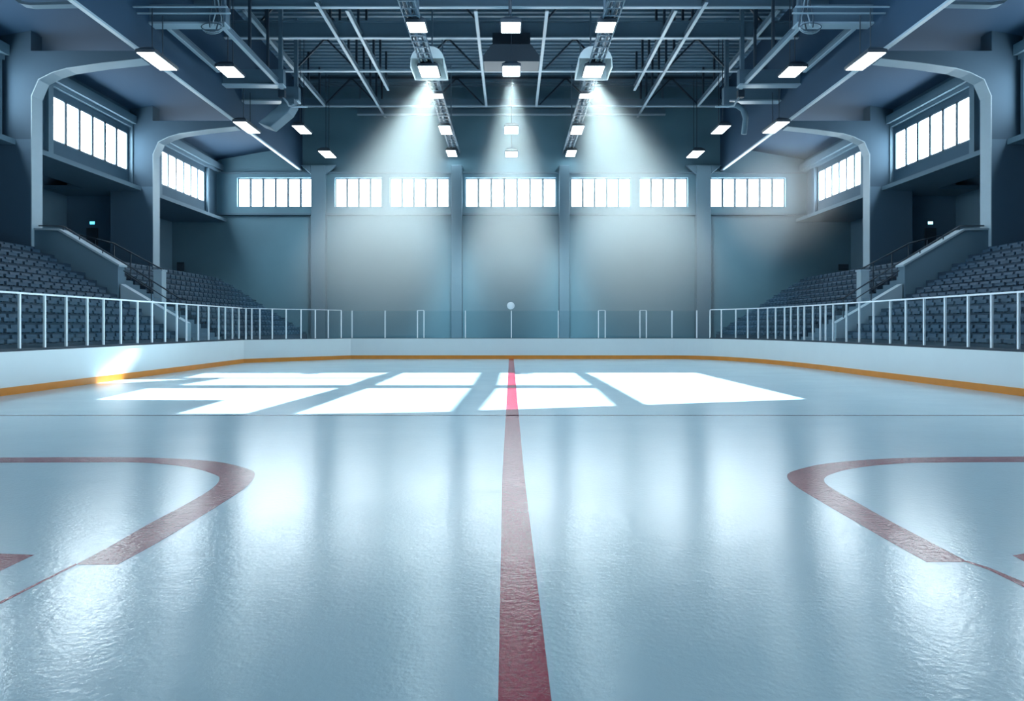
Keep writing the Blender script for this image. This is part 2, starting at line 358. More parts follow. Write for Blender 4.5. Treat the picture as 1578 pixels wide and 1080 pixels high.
for s, side in SIDES:
    X = lambda v: s*v
    mb = MB(); edges = [-15]+[v for w in bays[::-1] for v in w]+[YB+.2]
    mb.box(X(XW), X(XW+.4), -15, YB+.2, 9.75, ZW0); mb.box(X(XW), X(XW+.4), -15, YB+.2, ZW1, 14.6)
    for a, b in zip(edges[::2], edges[1::2]): mb.box(X(XW), X(XW+.4), a, b, ZW0, ZW1)
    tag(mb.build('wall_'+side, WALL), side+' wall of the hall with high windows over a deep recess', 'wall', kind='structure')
    mb = MB()
    mb.box(X(26.3), X(26.7), -15, 38.4, 0, 11.2); mb.box(X(25.1), X(25.5), 38.8, YB, 0, 14.6)
    mb.box(X(22.8), X(26.7), 38.4, 38.8, 0, 11.5)
    mb.box(X(22.1), X(26.7), -15, YB+.2, 10.35, 10.5)            # dark top of the recess
    tag(mb.build('wall_recess_'+side, RECESS), 'shadowed walls of the recess under the %s windows' % side, 'wall', kind='structure')
    mb = MB()
    mb.box(X(21.05), X(23.9), -15, YB-.02, 9.52, 9.75)         # sill slab and soffit
    mb.box(X(23.9), X(26.3), 36.5, YB-.02, 9.52, 9.75)
    mb.box(X(23.9), X(26.3), -15, 28.2, 9.52, 9.75)
    tag(mb.build('trim_%d' % (2 if s < 0 else 3), PIER), 'sill ledge with soffit under the %s wall windows' % side, 'trim', kind='structure')
    mb = MB(); mb.box(X(21.3), X(XW), -15, YB, 13.3, 13.75); mb.box(X(21.5), X(XW), -15, YB, 13.1, 13.3)
    for a, b in bays[:4]:
        mb.box(X(21.5), X(XW), a-.45, a-.12, 9.75, 13.1); mb.box(X(21.5), X(XW), b+.12, b+.3, 9.75, 13.1)
    tag(mb.build('trim_%d' % (4 if s < 0 else 5), PIER), 'heavy moulding over the %s wall windows' % side, 'trim', kind='structure')
    for k, (a, b) in enumerate(bays): window('x', XW+.02, a, b, 6, baynames[k].format(side), s=s)
    for k, (a, b) in enumerate(cols):
        mb = MB(); mb.box(X(20.4), X(XW+.1), a, b, 9.75, 14.7)
        mb.bm.verts.index_update()
        # haunched bracket running in to the eaves girder
        prof = [(20.4, 11.6), (20.1, 12.3), (19.5, 12.6), (18.9, 12.78), (17.4, 13.0), (15.7, 13.18), (15.7, 13.5), (20.4, 13.5)]
        mb.prism([(X(x), a, z) for x, z in prof], [(X(x), b, z) for x, z in prof])
        col = tag(mb.build('column', COLM), ('pale column at the far side of the %s stairs, arched to the eaves', 'tall column beside the near parapet of the %s stand, arched to the eaves',
            'column of the %s wall, third from the far end', 'column of the %s wall, fourth from the far end', 'column of the %s wall, fifth from the far end')[k] % side, 'column', kind='structure')
        MB().box(X(20.4), X(22.8), a, b, 0, 9.75).build('shaft', SHAFT, col)
        edge = [(20.4, 0)]+prof[:6]; q = MB()  # inner edge coloured paler than the column, standing in for rink light
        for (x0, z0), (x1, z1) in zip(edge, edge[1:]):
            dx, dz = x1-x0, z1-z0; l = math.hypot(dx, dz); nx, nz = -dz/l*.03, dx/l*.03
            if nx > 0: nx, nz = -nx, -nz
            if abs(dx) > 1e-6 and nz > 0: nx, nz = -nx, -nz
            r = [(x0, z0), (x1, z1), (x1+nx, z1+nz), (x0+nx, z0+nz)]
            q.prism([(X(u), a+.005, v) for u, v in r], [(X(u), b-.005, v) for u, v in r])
        q.build('lit_edge_band', COPING, col)['label'] = 'inner edge band painted pale for light from the rink'
    # sloping bay ceiling and bulkhead above the eaves girder
    mb = MB(); mb.prism([(X(21.9), -15, 14.1), (X(15.5), -15, 15.2), (X(15.5), -15, 15.4), (X(21.9), -15, 14.3)], [(X(21.9), YB+.1, 14.1), (X(15.5), YB+.1, 15.2), (X(15.5), YB+.1, 15.4), (X(21.9), YB+.1, 14.3)])
    tag(mb.build('ceiling_'+side, SOFFIT), 'sloping ceiling over the %s windows' % side, 'ceiling', kind='structure')
    mb = MB(); mb.box(X(15.45), X(15.6), -15, YB, 13.35, ZD)
    tag(mb.build('wall_bulkhead_'+side, SOFFIT), 'dark bulkhead rising from the %s eaves girder to the roof' % side, 'wall', kind='structure')
    mb = MB(); mb.box(X(15.43), X(15.61), -15, YB-.02, 13.27, 13.36)
    tag(mb.build('beam_eaves', PALE), 'pale bottom flange of the %s eaves girder' % side, 'beam', kind='structure')
    # door, sign, vent
    xa, xb = sorted((X(24.45), X(25.1)))
    d = tag(MB().box(xa, xb, 38.33, 38.4, 5.2, 7.62).build('door_%d' % (1 if s < 0 else 2), DOORM), 'dark exit door at the back of the %s stand' % side, 'door', kind='structure')
    MB().box(X(24.55)-.02, X(24.55)+.02, 38.28, 38.33, 6.45, 6.6).build('door_handle', PALE, d)
    e = empty('exit_sign', (X(24.75), 38.36, 7.8), 'small %s lit sign over the exit door of the %s stand' % (('blue', 'left') if s < 0 else ('pale cyan', 'right')), 'sign', 'lit signs over the exit doors')
    MB().box(X(24.75)-.16, X(24.75)+.16, 38.33, 38.4, 7.82, 8.02).build('sign_box', DARK, e)
    MB().box(X(24.75)-.14, X(24.75)+.14, 38.315, 38.33, 7.84, 8.0).build('sign_face', SIGNGLOW if s < 0 else SIGNGLOW2, e)
    xv = -24.45 if s < 0 else 24.55
    w = .26 if s < 0 else .36
    e = empty('wall_vent', (xv, YB, 5.9), 'small dark vent low on the far wall behind the %s stand' % side, 'vent', 'wall vents')
    mb = MB(); mb.box(xv-w, xv+w, YB-.06, YB, 5.95 if s > 0 else 5.9, 6.4 if s > 0 else 6.55); mb.build('vent_box', DARK, e)
    mb = MB()
    for k in range(4): mb.box(xv-w+.04, xv+w-.04, YB-.08, YB-.06, 6.02+k*.1, 6.06+k*.1)
    mb.build('vent_slats', CABLE, e)
mb = MB(); mb.box(-27, 27, -15.5, -15, -.1, ZD)
tag(mb.build('wall_front', WALL), 'near end wall behind the viewer', 'wall', kind='structure')

# ---------------------------------------------------------------- roof: corrugated deck, unseen near roof with holes added to shape the sun
mb = MB(); y = 32.0; prof = []
while y < YB+.3:
    prof += [(y, ZD), (y+.2, ZD), (y+.26, ZD+.14), (y+.44, ZD+.14)]; y += .5
va = [mb.bm.verts.new((-15.6, a, z)) for a, z in prof]; vb = [mb.bm.verts.new((15.6, a, z)) for a, z in prof]
vc = [mb.bm.verts.new((-15.6, a, ZD+.3)) for a, z in prof]; vd = [mb.bm.verts.new((15.6, a, ZD+.3)) for a, z in prof]
for i in range(len(prof)-1):
    mb.bm.faces.new((va[i], va[i+1], vb[i+1], vb[i])); mb.bm.faces.new((vc[i], vd[i], vd[i+1], vc[i+1]))
tag(mb.build('ceiling', DECK), 'dark corrugated metal roof deck', 'ceiling', kind='structure')
SX = .25                                                        # sun slope: 0.25 m sideways per metre of fall
def lit(p, z=0): return (p[0]+SX*ZD, p[1])                      # floor point -> roof point the sun comes through
holes = []  # made-up openings, cut to the sun patches wanted on ice and board
def low(x): return 13.35 if x < -2.5 else 13.35+(x+2.5)*(16.1-13.35)/9.75
for a, b in ((-4.2, -1.2), (-.42, 2.45)):
    holes += [[(a,22.75),(b,22.75),(b,25.2),(a,25.2)], [(a,19.95),(b,19.95),(b,22.6),(a,22.6)], [(a-.25,low(a)),(b-.1,low(b)),(b,18.9),(a,18.9)]]
holes += [[(3.0,22.75),(7.22,22.75),(7.2,25.25),(2.9,25.2)], [(3.1,low(3.1)),(7.3,16.1),(7.22,22.63),(3.0,22.63)]]
holes += [[(-11.5,22.85),(-5,22.85),(-4.8,25.2),(-11.8,25.0)], [(-10.2,19.95),(-5,19.95),(-5,22.6),(-10.0,22.6)],
          [(-10.2,16.0),(-7.0,15.9),(-6.9,13.4),(-5.5,13.4),(-5.05,18.9),(-10.6,18.9)],
          [(-13.2-SX*1.1,22.4),(-13.2-SX*1.1,23.4),(-13.2-SX*.1,22.0),(-11.0,22.15),(-12.6,20.6),(-13.2-SX*.1,20.6)]]
cu = bpy.data.curves.new('roof_slab', 'CURVE'); cu.dimensions = '2D'; cu.fill_mode = 'BOTH'; cu.extrude = .03
for ring in [[(-15.6,-15.3),(15.6,-15.3),(15.6,32.0),(-15.6,32.0)]]+[[lit(p) for p in h] for h in holes]:
    sp = cu.splines.new('POLY'); sp.points.add(len(ring)-1); sp.use_cyclic_u = True
    for pt, (x, y) in zip(sp.points, ring): pt.co = (x, y, 0, 1)
tmp = bpy.data.objects.new('tmp', cu); COL.objects.link(tmp)
bpy.context.view_layer.update()
me = bpy.data.meshes.new_from_object(tmp.evaluated_get(bpy.context.evaluated_depsgraph_get()))
bpy.data.objects.remove(tmp); me.materials.clear(); me.materials.append(DECK)
o = bpy.data.objects.new('ceiling_sun_cutouts', me); COL.objects.link(o); o.location.z = ZD
tag(o, 'roof deck over the near rink with holes added to shape the sunlight', 'ceiling', kind='structure')

# ---------------------------------------------------------------- roof steel
def ibeam(mb, p, q, w=.2, h=.32, t=.035):
    """I section from p to q (p, q on the underside)"""
    p, q = Vector(p), Vector(q); up = Vector((0,0,1))
    mb.bar(p+up*t/2, q+up*t/2, w, t); mb.bar(p+up*h/2, q+up*h/2, t, h-2*t); mb.bar(p+up*(h-t/2), q+up*(h-t/2), w, t)
ZT = 17.3
# transverse members
for n, (yd, lab) in enumerate(((31.6, 'nearest'), (34.95, 'second'))):
    e = empty('roof_girder', (0, yd, ZT), lab+' deep steel girder across the roof' + (' with a dark web' if n else ', at the top of the picture'), 'girder', 'steel girders across the roof')
    MB().box(-15.45, 15.45, yd-.04, yd+.04, ZT+.07, ZT+.85).build('web', STEEL, e)
    MB().box(-15.45, 15.45, yd-.1, yd+.1, ZT, ZT+.06).build('bottom_flange', PALE, e)
    MB().box(-15.45, 15.45, yd-.14, yd+.14, ZT+.85, ZT+.92).build('top_flange', STEEL, e)
    for xx in (-11.5, -3.8, 3.8, 11.5):
        for d in (-1, 1): MB().bar((xx+d*2.0, yd, ZT+.9), (xx+d*.9, yd, ZD-.02), .09, .09).build('brace', DARK, e)
for n, (yd, lab) in enumerate(((39.5, 'roof truss with dark chevron braces, nearer the viewer'), (45.8, 'roof truss with dark chevron braces, close to the far wall'))):
    e = empty('roof_truss', (0, yd, ZT), lab, 'truss', 'roof trusses')
    MB().box(-15.45, 15.45, yd-.11, yd+.11, ZT, ZT+.09).build('bottom_chord', PALE, e)
    MB().box(-15.45, 15.45, yd-.07, yd+.07, ZD-.22, ZD-.1).build('top_chord', DARK, e)
    if n: MB().box(-15.45, 15.45, yd-.03, yd+.03, ZT+.09, ZT+.55).build('web_plate', STEEL, e)
    for xx in (-11.3, -3.85, 3.85, 11.3):
        MB().bar((xx-1.95, yd, ZT+.05), (xx, yd, ZD-.16), .1, .1).build('brace', DARK, e)
        MB().bar((xx+1.95, yd, ZT+.05), (xx, yd, ZD-.16), .1, .1).build('brace', DARK, e)
        MB().box(xx-.16, xx+.16, yd-.05, yd+.05, ZD-.3, ZD-.1).build('gusset_plate', DARK, e)
e = empty('purlin', (0, 47.2, 17.2), 'pale thin beam just below the last truss by the far wall', 'beam')
MB().box(-11.2, 11.2, 47.1, 47.3, 17.15, 17.25).build('flange', PALE, e); MB().box(-11.2, 11.2, 47.17, 47.23, 17.25, 17.6).build('web', STEEL, e)
for x in (-11, -6, 0, 6, 11): MB().box(x-.05, x+.05, 47.15, 47.25, 17.6, ZD).build('hanger', STEEL, e)
# lengthwise members
def longbeam(x, y0, y1, z, lab, hang=None, w=.16, h=.34):
    e = empty('roof_beam', (x, y0, z), lab, 'beam', 'lengthwise roof beams', kind='structure')
    m = MB(); m.bar((x, y0, z+.025), (x, y1, z+.025), w, .05); m.build('bottom_flange', PALE, e)
    m = MB(); m.bar((x, y0, z+h/2), (x, y1, z+h/2), .04, h-.1); m.bar((x, y0, z+h-.025), (x, y1, z+h-.025), w*.8, .05); m.build('web', STEEL, e)
    if hang:
        y = y0+.5
        while y < y1:
            MB().box(x-.06, x+.06, y-.06, y+.06, z+h, ZD).build('hanger', DARK, e)
            y += hang
    return e
order = ('outermost', 'second outermost', 'third outermost', 'innermost')
for s, side in SIDES:
    for n, (x, y1, hg) in enumerate(((13.1, 45.7, 2.4), (9.3, 47.9, 1.9), (8.06, 42.5, 1.9), (1.75, 45.6, None))):
        longbeam(s*x, 31.8 if n != 1 else 30.9, y1, ZT+.0-.1 if n == 1 else ZT-.05-.005*n, '%s high steel beam running lengthwise on the %s of the roof' % (order[n], side), hg)
    # side aisle framing between eaves girder and truss field, lower down
    z = 14.7
    for n, yd in enumerate((27.9, 34.9, 37.4)):
        e = empty('side_girder', (s*14, yd, z), '%s deep box beam joining the %s eaves girder' % (('nearest', 'middle', 'farthest')[n], side), 'girder', 'box beams beside the eaves')
        MB().box(s*12.2, s*15.45, yd-.2, yd+.2, z+.08, z+.85).build('web', STEEL, e)
        MB().box(s*12.2, s*15.45, yd-.27, yd+.27, z, z+.08).build('bottom_flange', PALE, e)
        MB().box(s*12.3, s*12.5, yd-.1, yd+.1, z+.85, ZD).build('hanger', STEEL, e)
    longbeam(s*14.9, 28.2, 33.0, z+.0, 'short lower beam beside the %s eaves girder' % side)
    longbeam(s*12.5, 28.2, 35.4, z+.02, 'lower beam under the outer roof steel on the %s' % side, 2.3)
    for k in range(2):
        e = empty('pipe', (s*13.8, 26.6, 15.5), '%s thin pipe crossing under the roof at the top %s corner' % (('upper', 'lower')[k], side), 'pipe', 'thin roof pipes')
        MB().tube([(s*11.6, 26.5+.3*k, 14.85-.12*k), (s*15.5, 26.5+.3*k, 14.85-.12*k)], .04).build('pipe_run', PALE, e)
        MB().tube([(s*12.2, 26.5+.3*k, 14.85-.12*k), (s*12.2, 26.5+.3*k, ZD)], .02).build('hanger', DARK, e)
    # cable tangle climbing from the node
    e = empty('cable_bundle', (s*12.4, 28.0, 14.5), 'tangle of cables round the steel node at the top %s' % side, 'cable', 'cable bundles at the roof nodes')
    for k in range(5):
        pts = [(s*(12.75-.12*k+.05*math.sin(j*1.7+k)), 27.55-.1*math.cos(j+k), 14.45+.42*j+.1*math.sin(k*2+j)) for j in range(9)]
        MB().tube(pts, .03, 6).build('cable', PALE if k % 2 else CABLE, e, smooth=True)
    for k in range(3):
        pts = [(s*(12.7+.45*math.cos(2*math.pi*j/14)), 27.5+.05*k, 14.5+(.16+.05*k)*math.sin(2*math.pi*j/14)) for j in range(15)]
        MB().tube(pts, .018, 6).build('cable_loop', PALE if k else CABLE, e, smooth=True)
    e = empty('knee_brace', (s*16.5, 23.4, 13.4), 'pale curved brace leaving the %s eaves girder at the top corner' % side, 'brace', 'curved eaves braces')
    m = MB()
    for a, c in zip([(15.6, 13.40), (17.25, 13.36), (17.6, 13.42), (18.0, 13.7)], [(17.25, 13.36), (17.6, 13.42), (18.0, 13.7), (18.55, 14.6)]):
        m.bar((s*a[0], 23.4, a[1]), (s*c[0], 23.4, c[1]), .3, .1)
    m.build('brace_band', PIER, e)
    # bent ventilation duct
    e = empty('air_duct', (s*13.4, 37.4, 13.3), 'bent duct hanging below the beams on the %s' % side, 'duct', 'bent roof ducts')
    if s < 0:
        MB().prism([(-13.0, 36.6, 14.4), (-12.3, 36.6, 14.4), (-12.6, 36.6, 13.9), (-13.6, 36.6, 13.05), (-14.3, 36.6, 13.3)],
                   [(-13.0, 37.6, 14.4), (-12.3, 37.6, 14.4), (-12.6, 37.6, 13.9), (-13.6, 37.6, 13.05), (-14.3, 37.6, 13.3)]).build('duct', PIER, e, bevel=.05)
        MB().box(-13.0, -12.3, 36.7, 37.5, 14.4, 14.7).build('collar', STEEL, e)
    else:
        MB().tube([(12.2, 37.1, 14.5), (12.9, 37.1, 14.45), (13.25, 37.1, 14.2), (13.4, 37.1, 13.7), (13.3, 37.1, 12.8)], .16, 12).build('duct', PIER, e, smooth=True)
        MB().box(12.1, 12.4, 36.9, 37.3, 14.4, 14.7).build('collar', STEEL, e)
    e = empty('junction_box', (s*12.6, 35.5, 14.4), 'small dark junction box with conduits at the end of the lower %s beam' % side, 'junction box', 'roof junction boxes')
    MB().box(s*12.4, s*12.75, 35.45, 35.75, 14.35, 14.75).build('box_body', DARK, e, bevel=.02)
    MB().tube([(s*12.55, 35.6, 14.4), (s*12.3, 35.6, 14.1), (s*12.2, 35.6, 13.9), (s*11.9, 35.6, 13.85), (s*11.2, 35.6, 13.85)], .05).build('conduit', PALE, e, smooth=True)
    # cable trays carrying the inner rows of lamps
    e = empty('cable_tray', (s*4.07, 25, 14.55), 'long tray full of cables above the %s row of hanging lamps' % side, 'cable tray', 'cable trays')
    m = MB(); m.box(s*3.75, s*3.8, 24.5, 47.8, 14.45, 14.62); m.box(s*4.38, s*4.43, 24.5, 47.8, 14.45, 14.62); [m.box(s*3.75, s*4.43, 24.6+.6*q, 24.66+.6*q, 14.44, 14.47) for q in range(39)]; m.build('tray', STEEL, e)
    for k in range(6):
        x = 3.84+.1*k
        MB().tube([(s*(x+.03*math.sin(j*.9+k)), 24.5+j*1.16, 14.55+.16*(k % 3)+.05*math.sin(j*1.3+2*k)) for j in range(21)], .055, 6).build('cable', CABLE if k % 3 else STEEL, e, smooth=True)
    for y in (28.5, 33.5, 38.5, 44): MB().box(s*4.05, s*4.13, y-.04, y+.04, 14.46, ZD).build('hanger', STEEL, e)
# dark ventilation unit and pole in the middle
e = empty('ventilation_unit', (0, 34, 15.3), 'dark box unit with chamfered top behind the middle lamp', 'ventilation unit')
p = [(-1.45, 15.45), (1.45, 15.45), (1.45, 15.75), (1.0, 16.35), (-1.0, 16.35), (-1.45, 15.75)]
MB().prism([(x, 33.4, z) for x, z in p], [(x, 34.8, z) for x, z in p]).build('casing', DARK, e, bevel=.03)
MB().box(-1.0, 1.0, 34.3, 34.5, 16.35, ZT+.02).build('hanger_plate', DARK, e)

# ---------------------------------------------------------------- lamps
def lamp(x0, x1, y0, y1, z, label, top, hood=False, rods=2):
    xc, yc = (x0+x1)/2, (y0+y1)/2; w, l = (x1-x0)/2, (y1-y0)/2
    e = empty('ceiling_light', (xc, yc, z), label, 'ceiling light', 'hanging ceiling lights')
    b = .05
    lo = [(xc-w-b, yc-l-b, z+.005), (xc+w+b, yc-l-b, z+.005), (xc+w+b, yc+l+b, z+.005), (xc-w-b, yc+l+b, z+.005)]
    md = [(x, y, z+.12) for x, y, _ in lo]
    hi = [(xc-w*.6, yc-l*.8, z+.3), (xc+w*.6, yc-l*.8, z+.3), (xc+w*.6, yc+l*.8, z+.3), (xc-w*.6, yc+l*.8, z+.3)]
    MB().prism(lo, md).prism(md, hi).build('housing', DARK, e)
    df = MB().box(x0, x1, y0, y1, z-.02, z+.004).build('diffuser', LAMPGLOW, e)
    m = MB()
    for k in range(1, 4): m.box(x0, x1, y0+(y1-y0)*k/4-.008, y0+(y1-y0)*k/4+.008, z-.03, z-.02)
    m.build('louvre', HOODM, df)
    for k in range(rods):
        yy = yc+(k-(rods-1)/2)*l*.9
        MB().tube([(xc, yy, z+.28), (xc, yy, top)], .022, 6).build('suspension_rod', DARK, e)
    if hood:
        s = -1 if xc < 0 else 1; m = MB(); n = 10
        inner = []; outer = []
        for k in range(n+1):
            t = math.pi*k/n
            cx, cz = math.cos(t), math.sin(t)
            sg = lambda v, p: math.copysign(abs(v)**p, v)
            outer.append((xc+.84*sg(cx, .8), z-.05+1.0*sg(cz, .8))); inner.append((xc+.79*sg(cx, .8), z-.05+.95*sg(cz, .8)))
        for k in range(n):
            q = [outer[k], outer[k+1], inner[k+1], inner[k]]
            m.prism([(x, y0-.05, zz) for x, zz in q], [(x, y1+.35, zz) for x, zz in q])
        ring = [(x, zz) for x, zz in outer]
        m.prism([(x, y0-.1, zz) for x, zz in ring], [(x, y0-.05, zz) for x, zz in ring]) if False else m.prism([(x, y1+.3, zz) for x, zz in ring], [(x, y1+.35, zz) for x, zz in ring])
        m.prism([(x, y0-.1, max(zz, z+.36)) for x, zz in ring], [(x, y0-.05, max(zz, z+.36)) for x, zz in ring])
        m.build('hood', HOODM, e)
    return e
ZL = 14.3
for n, (y0, y1, z) in enumerate(((26.7, 27.6, ZL), (31.2, 32.4, ZL), (40.65, 42.1, ZL), (46.1, 47.4, 14.2))):
    o = lamp(-.46+.05, .36+.05 if n else .32+.05, y0, y1, z, ('middle row hanging lamp at the top edge of the picture', 'middle row hanging lamp throwing a beam, before the dark unit',
        'third lamp back in the middle row', 'farthest lamp in the middle row by the far wall')[n], ZD, rods=1)
MB().tube([(-.05, 26.6, ZL+.3), (-.05, 26.6, ZD)], .07).build('pole', DARK, bpy.data.objects['ceiling_light'])
rowlab = ('nearest lamp', 'hooded lamp throwing a beam', 'third lamp back', 'fourth lamp back', 'farthest lamp')
for s, side in SIDES:
    for n, (xa, xb, y0, y1, z) in enumerate(((3.58, 4.3, 26.7, 27.56, ZL), (3.58, 4.48, 31.2, 32.5, ZL), (3.72, 4.42, 34.9, 35.5, ZL), (3.85, 4.54, 40.5, 42.2, ZL), (3.98, 4.62, 45.96, 47.5, ZL-.05))):
        a, b = sorted((s*xa, s*xb))
        lamp(a, b, y0, y1, z, '%s in the row under the %s cable tray' % (rowlab[n], side), 14.46 if n != 1 else 15.2, hood=(n == 1), rods=2)
    for n, (xa, xb, y0, y1, z, top) in enumerate(((14.35, 15.04, 26.07, 27.83, 12.8, 13.4), (12.85, 13.65, 30.0, 31.2, 13.8, ZD), (14.3, 14.95, 34.9, 36.9, 12.8, 13.4), (12.45, 13.1, 38.8, 40.4, 13.8, ZD), (12.45, 13.2, 44.4, 46.1, 13.8, ZD))):
        a, b = sorted((s*xa, s*xb))
        lamp(a, b, y0, y1, z, ('large slanting lamp near the %s eaves, nearest the viewer', 'second lamp back on the %s side, inside the eaves row', 'lamp near the %s eaves halfway back',
            'lamp inside the %s eaves, fourth back', 'farthest hanging lamp on the %s side')[n] % side, 14.9 if top < 14 else top)

# ---------------------------------------------------------------- stands
xs = [13.85, 14.3, 14.75, 15.25, 15.78, 16.3, 16.84, 17.26, 17.7, 18.2, 18.8, 19.5]
zs = [1.3, 1.6, 1.92, 2.24, 2.56, 2.86, 3.17, 3.46, 3.76, 4.1, 4.46, 4.84]
XE, ZE = 20.35, 5.2
def profile(zoff=0, base=0):
    pts = [(xs[0], base)]
    for k in range(len(xs)):
        pts.append((xs[k], zs[k])); pts.append((xs[k+1] if k+1 < len(xs) else XE, zs[k]))
    pts += [(XE, base)]
    return pts
m = MB()
m.box(-.14, .16, -.215, .215, .10, .145)         # seat pan (local: faces -x, back at +x)
m.prism([(-.14, -.215, .03), (-.10, -.215, .03), (-.10, -.215, .13), (-.14, -.215, .13)], [(-.14, .215, .03), (-.10, .215, .03), (-.10, .215, .13), (-.14, .215, .13)])
m.prism([(.13, -.215, .12), (.17, -.215, .12), (.19, -.215, .255), (.15, -.215, .255)], [(.13, .215, .12), (.17, .215, .12), (.19, .215, .255), (.15, .215, .255)])
m.box(.02, .1, -.17, -.14, 0, .11); m.box(.02, .1, .14, .17, 0, .11)
seat0 = m.build('stadium_seat', SEATM)
seat_me = seat0.data; bpy.data.objects.remove(seat0)
ordn = ['front', 'second', 'third', 'fourth', 'fifth', 'sixth', 'seventh', 'eighth', 'ninth', 'tenth', 'eleventh', 'top']
far = bmesh.new()
def seat_tf(s, k, y):
    depth = (xs[k+1] if k+1 < len(xs) else xs[k]+.5)-xs[k]
    return (s*(xs[k]+min(depth-.26, .22)), y, zs[k])
for s, side in SIDES:
    X = lambda v: s*v
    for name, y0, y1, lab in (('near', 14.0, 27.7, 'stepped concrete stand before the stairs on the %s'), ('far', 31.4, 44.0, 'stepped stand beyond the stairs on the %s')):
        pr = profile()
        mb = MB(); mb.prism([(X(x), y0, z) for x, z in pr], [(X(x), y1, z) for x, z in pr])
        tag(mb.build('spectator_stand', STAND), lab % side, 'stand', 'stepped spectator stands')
    for k in range(len(xs)):
        y = 26.75; ymin = (xs[k])/.79-.7
        while y > ymin:
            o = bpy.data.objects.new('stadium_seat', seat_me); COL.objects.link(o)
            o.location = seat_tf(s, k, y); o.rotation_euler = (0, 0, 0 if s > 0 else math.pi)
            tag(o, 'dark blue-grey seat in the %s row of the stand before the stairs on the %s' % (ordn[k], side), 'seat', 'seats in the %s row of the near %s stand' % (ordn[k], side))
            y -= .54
        y = 31.9
        while y < 43.8:
            x, yy, zz = seat_tf(s, k, y)
            for f in seat_me.polygons:
                far.faces.new([far.verts.new((x+s*seat_me.vertices[i].co.x, yy+seat_me.vertices[i].co.y, zz+seat_me.vertices[i].co.z)) for i in f.vertices])
            y += .54
    tag(MB().box(X(XE), X(26.3), -15, 44, ZE-.25, ZE).build('floor_concourse_'+side, STAND), 'concourse floor behind the %s stands' % side, 'floor', kind='structure')
    # stairs between the parapets
    pr = [(13.85, 0)]; n = 20
    for k in range(n):
        x0 = 13.85+(XE-13.85)*k/n; x1 = 13.85+(XE-13.85)*(k+1)/n; z = 1.1+(ZE-1.1)*(k+1)/n
        pr += [(x0, z), (x1, z)]
    pr += [(XE, 0)]
    mb = MB(); mb.prism([(X(x), 28.2, z) for x, z in pr], [(X(x), 31.0, z) for x, z in pr])
    tag(mb.build('staircase', PIER), 'pale stairs climbing between the parapets on the %s' % side, 'stairs', 'stairs between the stands')
    e = empty('parapet', (X(18.5), 27.95, 2.5), 'solid sloping parapet with pale end beside the near %s stand' % side, 'parapet', 'parapets beside the stairs')
    p = [(16.8, 1.5), (16.8, 4.40), (19.35, 5.9), (20.4, 5.92), (20.4, 1.5)]
    MB().prism([(X(x), 27.71, z) for x, z in p], [(X(x), 28.19, z) for x, z in p]).build('wall_body', PIER, e)
    p = [(16.72, 4.36), (16.72, 4.44), (19.33, 5.98), (20.4, 6.0), (20.4, 5.92), (19.35, 5.9)]
    MB().prism([(X(x), 27.66, z) for x, z in p], [(X(x), 28.24, z) for x, z in p]).build('coping', COPING, e)
    e = empty('stair_kerb', (X(15.3), 28, 1.5), 'pale sloping kerb running down from the near %s parapet' % side, 'kerb', 'sloping stair kerbs')
    p = [(13.9, 1.0), (13.9, 1.95), (16.72, 3.62), (16.72, 1.0)]
    MB().prism([(X(x), 27.75, z) for x, z in p], [(X(x), 28.15, z) for x, z in p]).build('kerb_body', COPING, e)
    e = empty('handrail', (X(15.3), 28, 3), 'dark handrail sloping down from the near %s parapet' % side, 'handrail', 'dark stair handrails')
    MB().tube([(X(20.35), 27.95, 6.14), (X(19.3), 27.95, 6.12), (X(16.75), 27.95, 4.58), (X(14.3), 27.95, 3.02), (X(14.0), 27.95, 2.97)], .03).build('rail', DARK, e)
    MB().tube([(X(16.7), 27.95, 4.2), (X(14.3), 27.95, 2.65)], .022).build('lower_rail', DARK, e)
    for x, z0, z1 in ((14.3, 2.1, 3.02), (15.5, 2.8, 3.79), (17.6, 4.8, 5.1), (18.6, 5.4, 5.7), (19.3, 5.9, 6.12)):
        MB().tube([(X(x), 27.95, z0), (X(x), 27.95, z1)], .022).build('rail_post', DARK, e)
    e = empty('newel_wall', (X(17), 31.2, 3), 'pale end pier of the far stair wall on the %s' % side, 'pier', 'end piers of the far stair walls')
    MB().box(X(16.7), X(17.1), 31.0, 31.4, 2.2, 4.45).build('pier_body', COPING, e)
    MB().box(X(16.66), X(17.14), 30.97, 31.43, 4.45, 4.52).build('pier_cap', COPING, e)
    e = empty('handrail', (X(18.5), 31.1, 5), 'dark handrail climbing from the far pale pier on the %s' % side, 'handrail', 'dark stair handrails')
    MB().tube([(X(16.8), 31.2, 4.55), (X(19.1), 31.2, 5.78), (X(20.4), 31.2, 6.12), (X(21.9), 31.2, 6.42)], .035).build('rail', DARK, e)
    MB().tube([(X(17.1), 31.2, 3.4), (X(20.4), 31.2, 5.5)], .03).build('lower_rail', DARK, e)
    for x, z0, z1 in ((17.4, 3.2, 4.87), (18.3, 3.9, 5.35), (19.1, 4.4, 5.78), (20.0, 4.7, 6.01), (21.0, 5.5, 6.24), (21.8, 5.5, 6.4)):
        MB().tube([(X(x), 31.2, z0), (X(x), 31.2, z1)], .026).build('rail_post', DARK, e)
me = bpy.data.meshes.new('stadium_seats'); far.to_mesh(me); far.free(); me.materials.append(SEATM)
o = bpy.data.objects.new('stadium_seats', me); COL.objects.link(o)
tag(o, 'small hazy seats filling the stands beyond the stairs', 'seats', 'seats of the far stands', 'stuff')

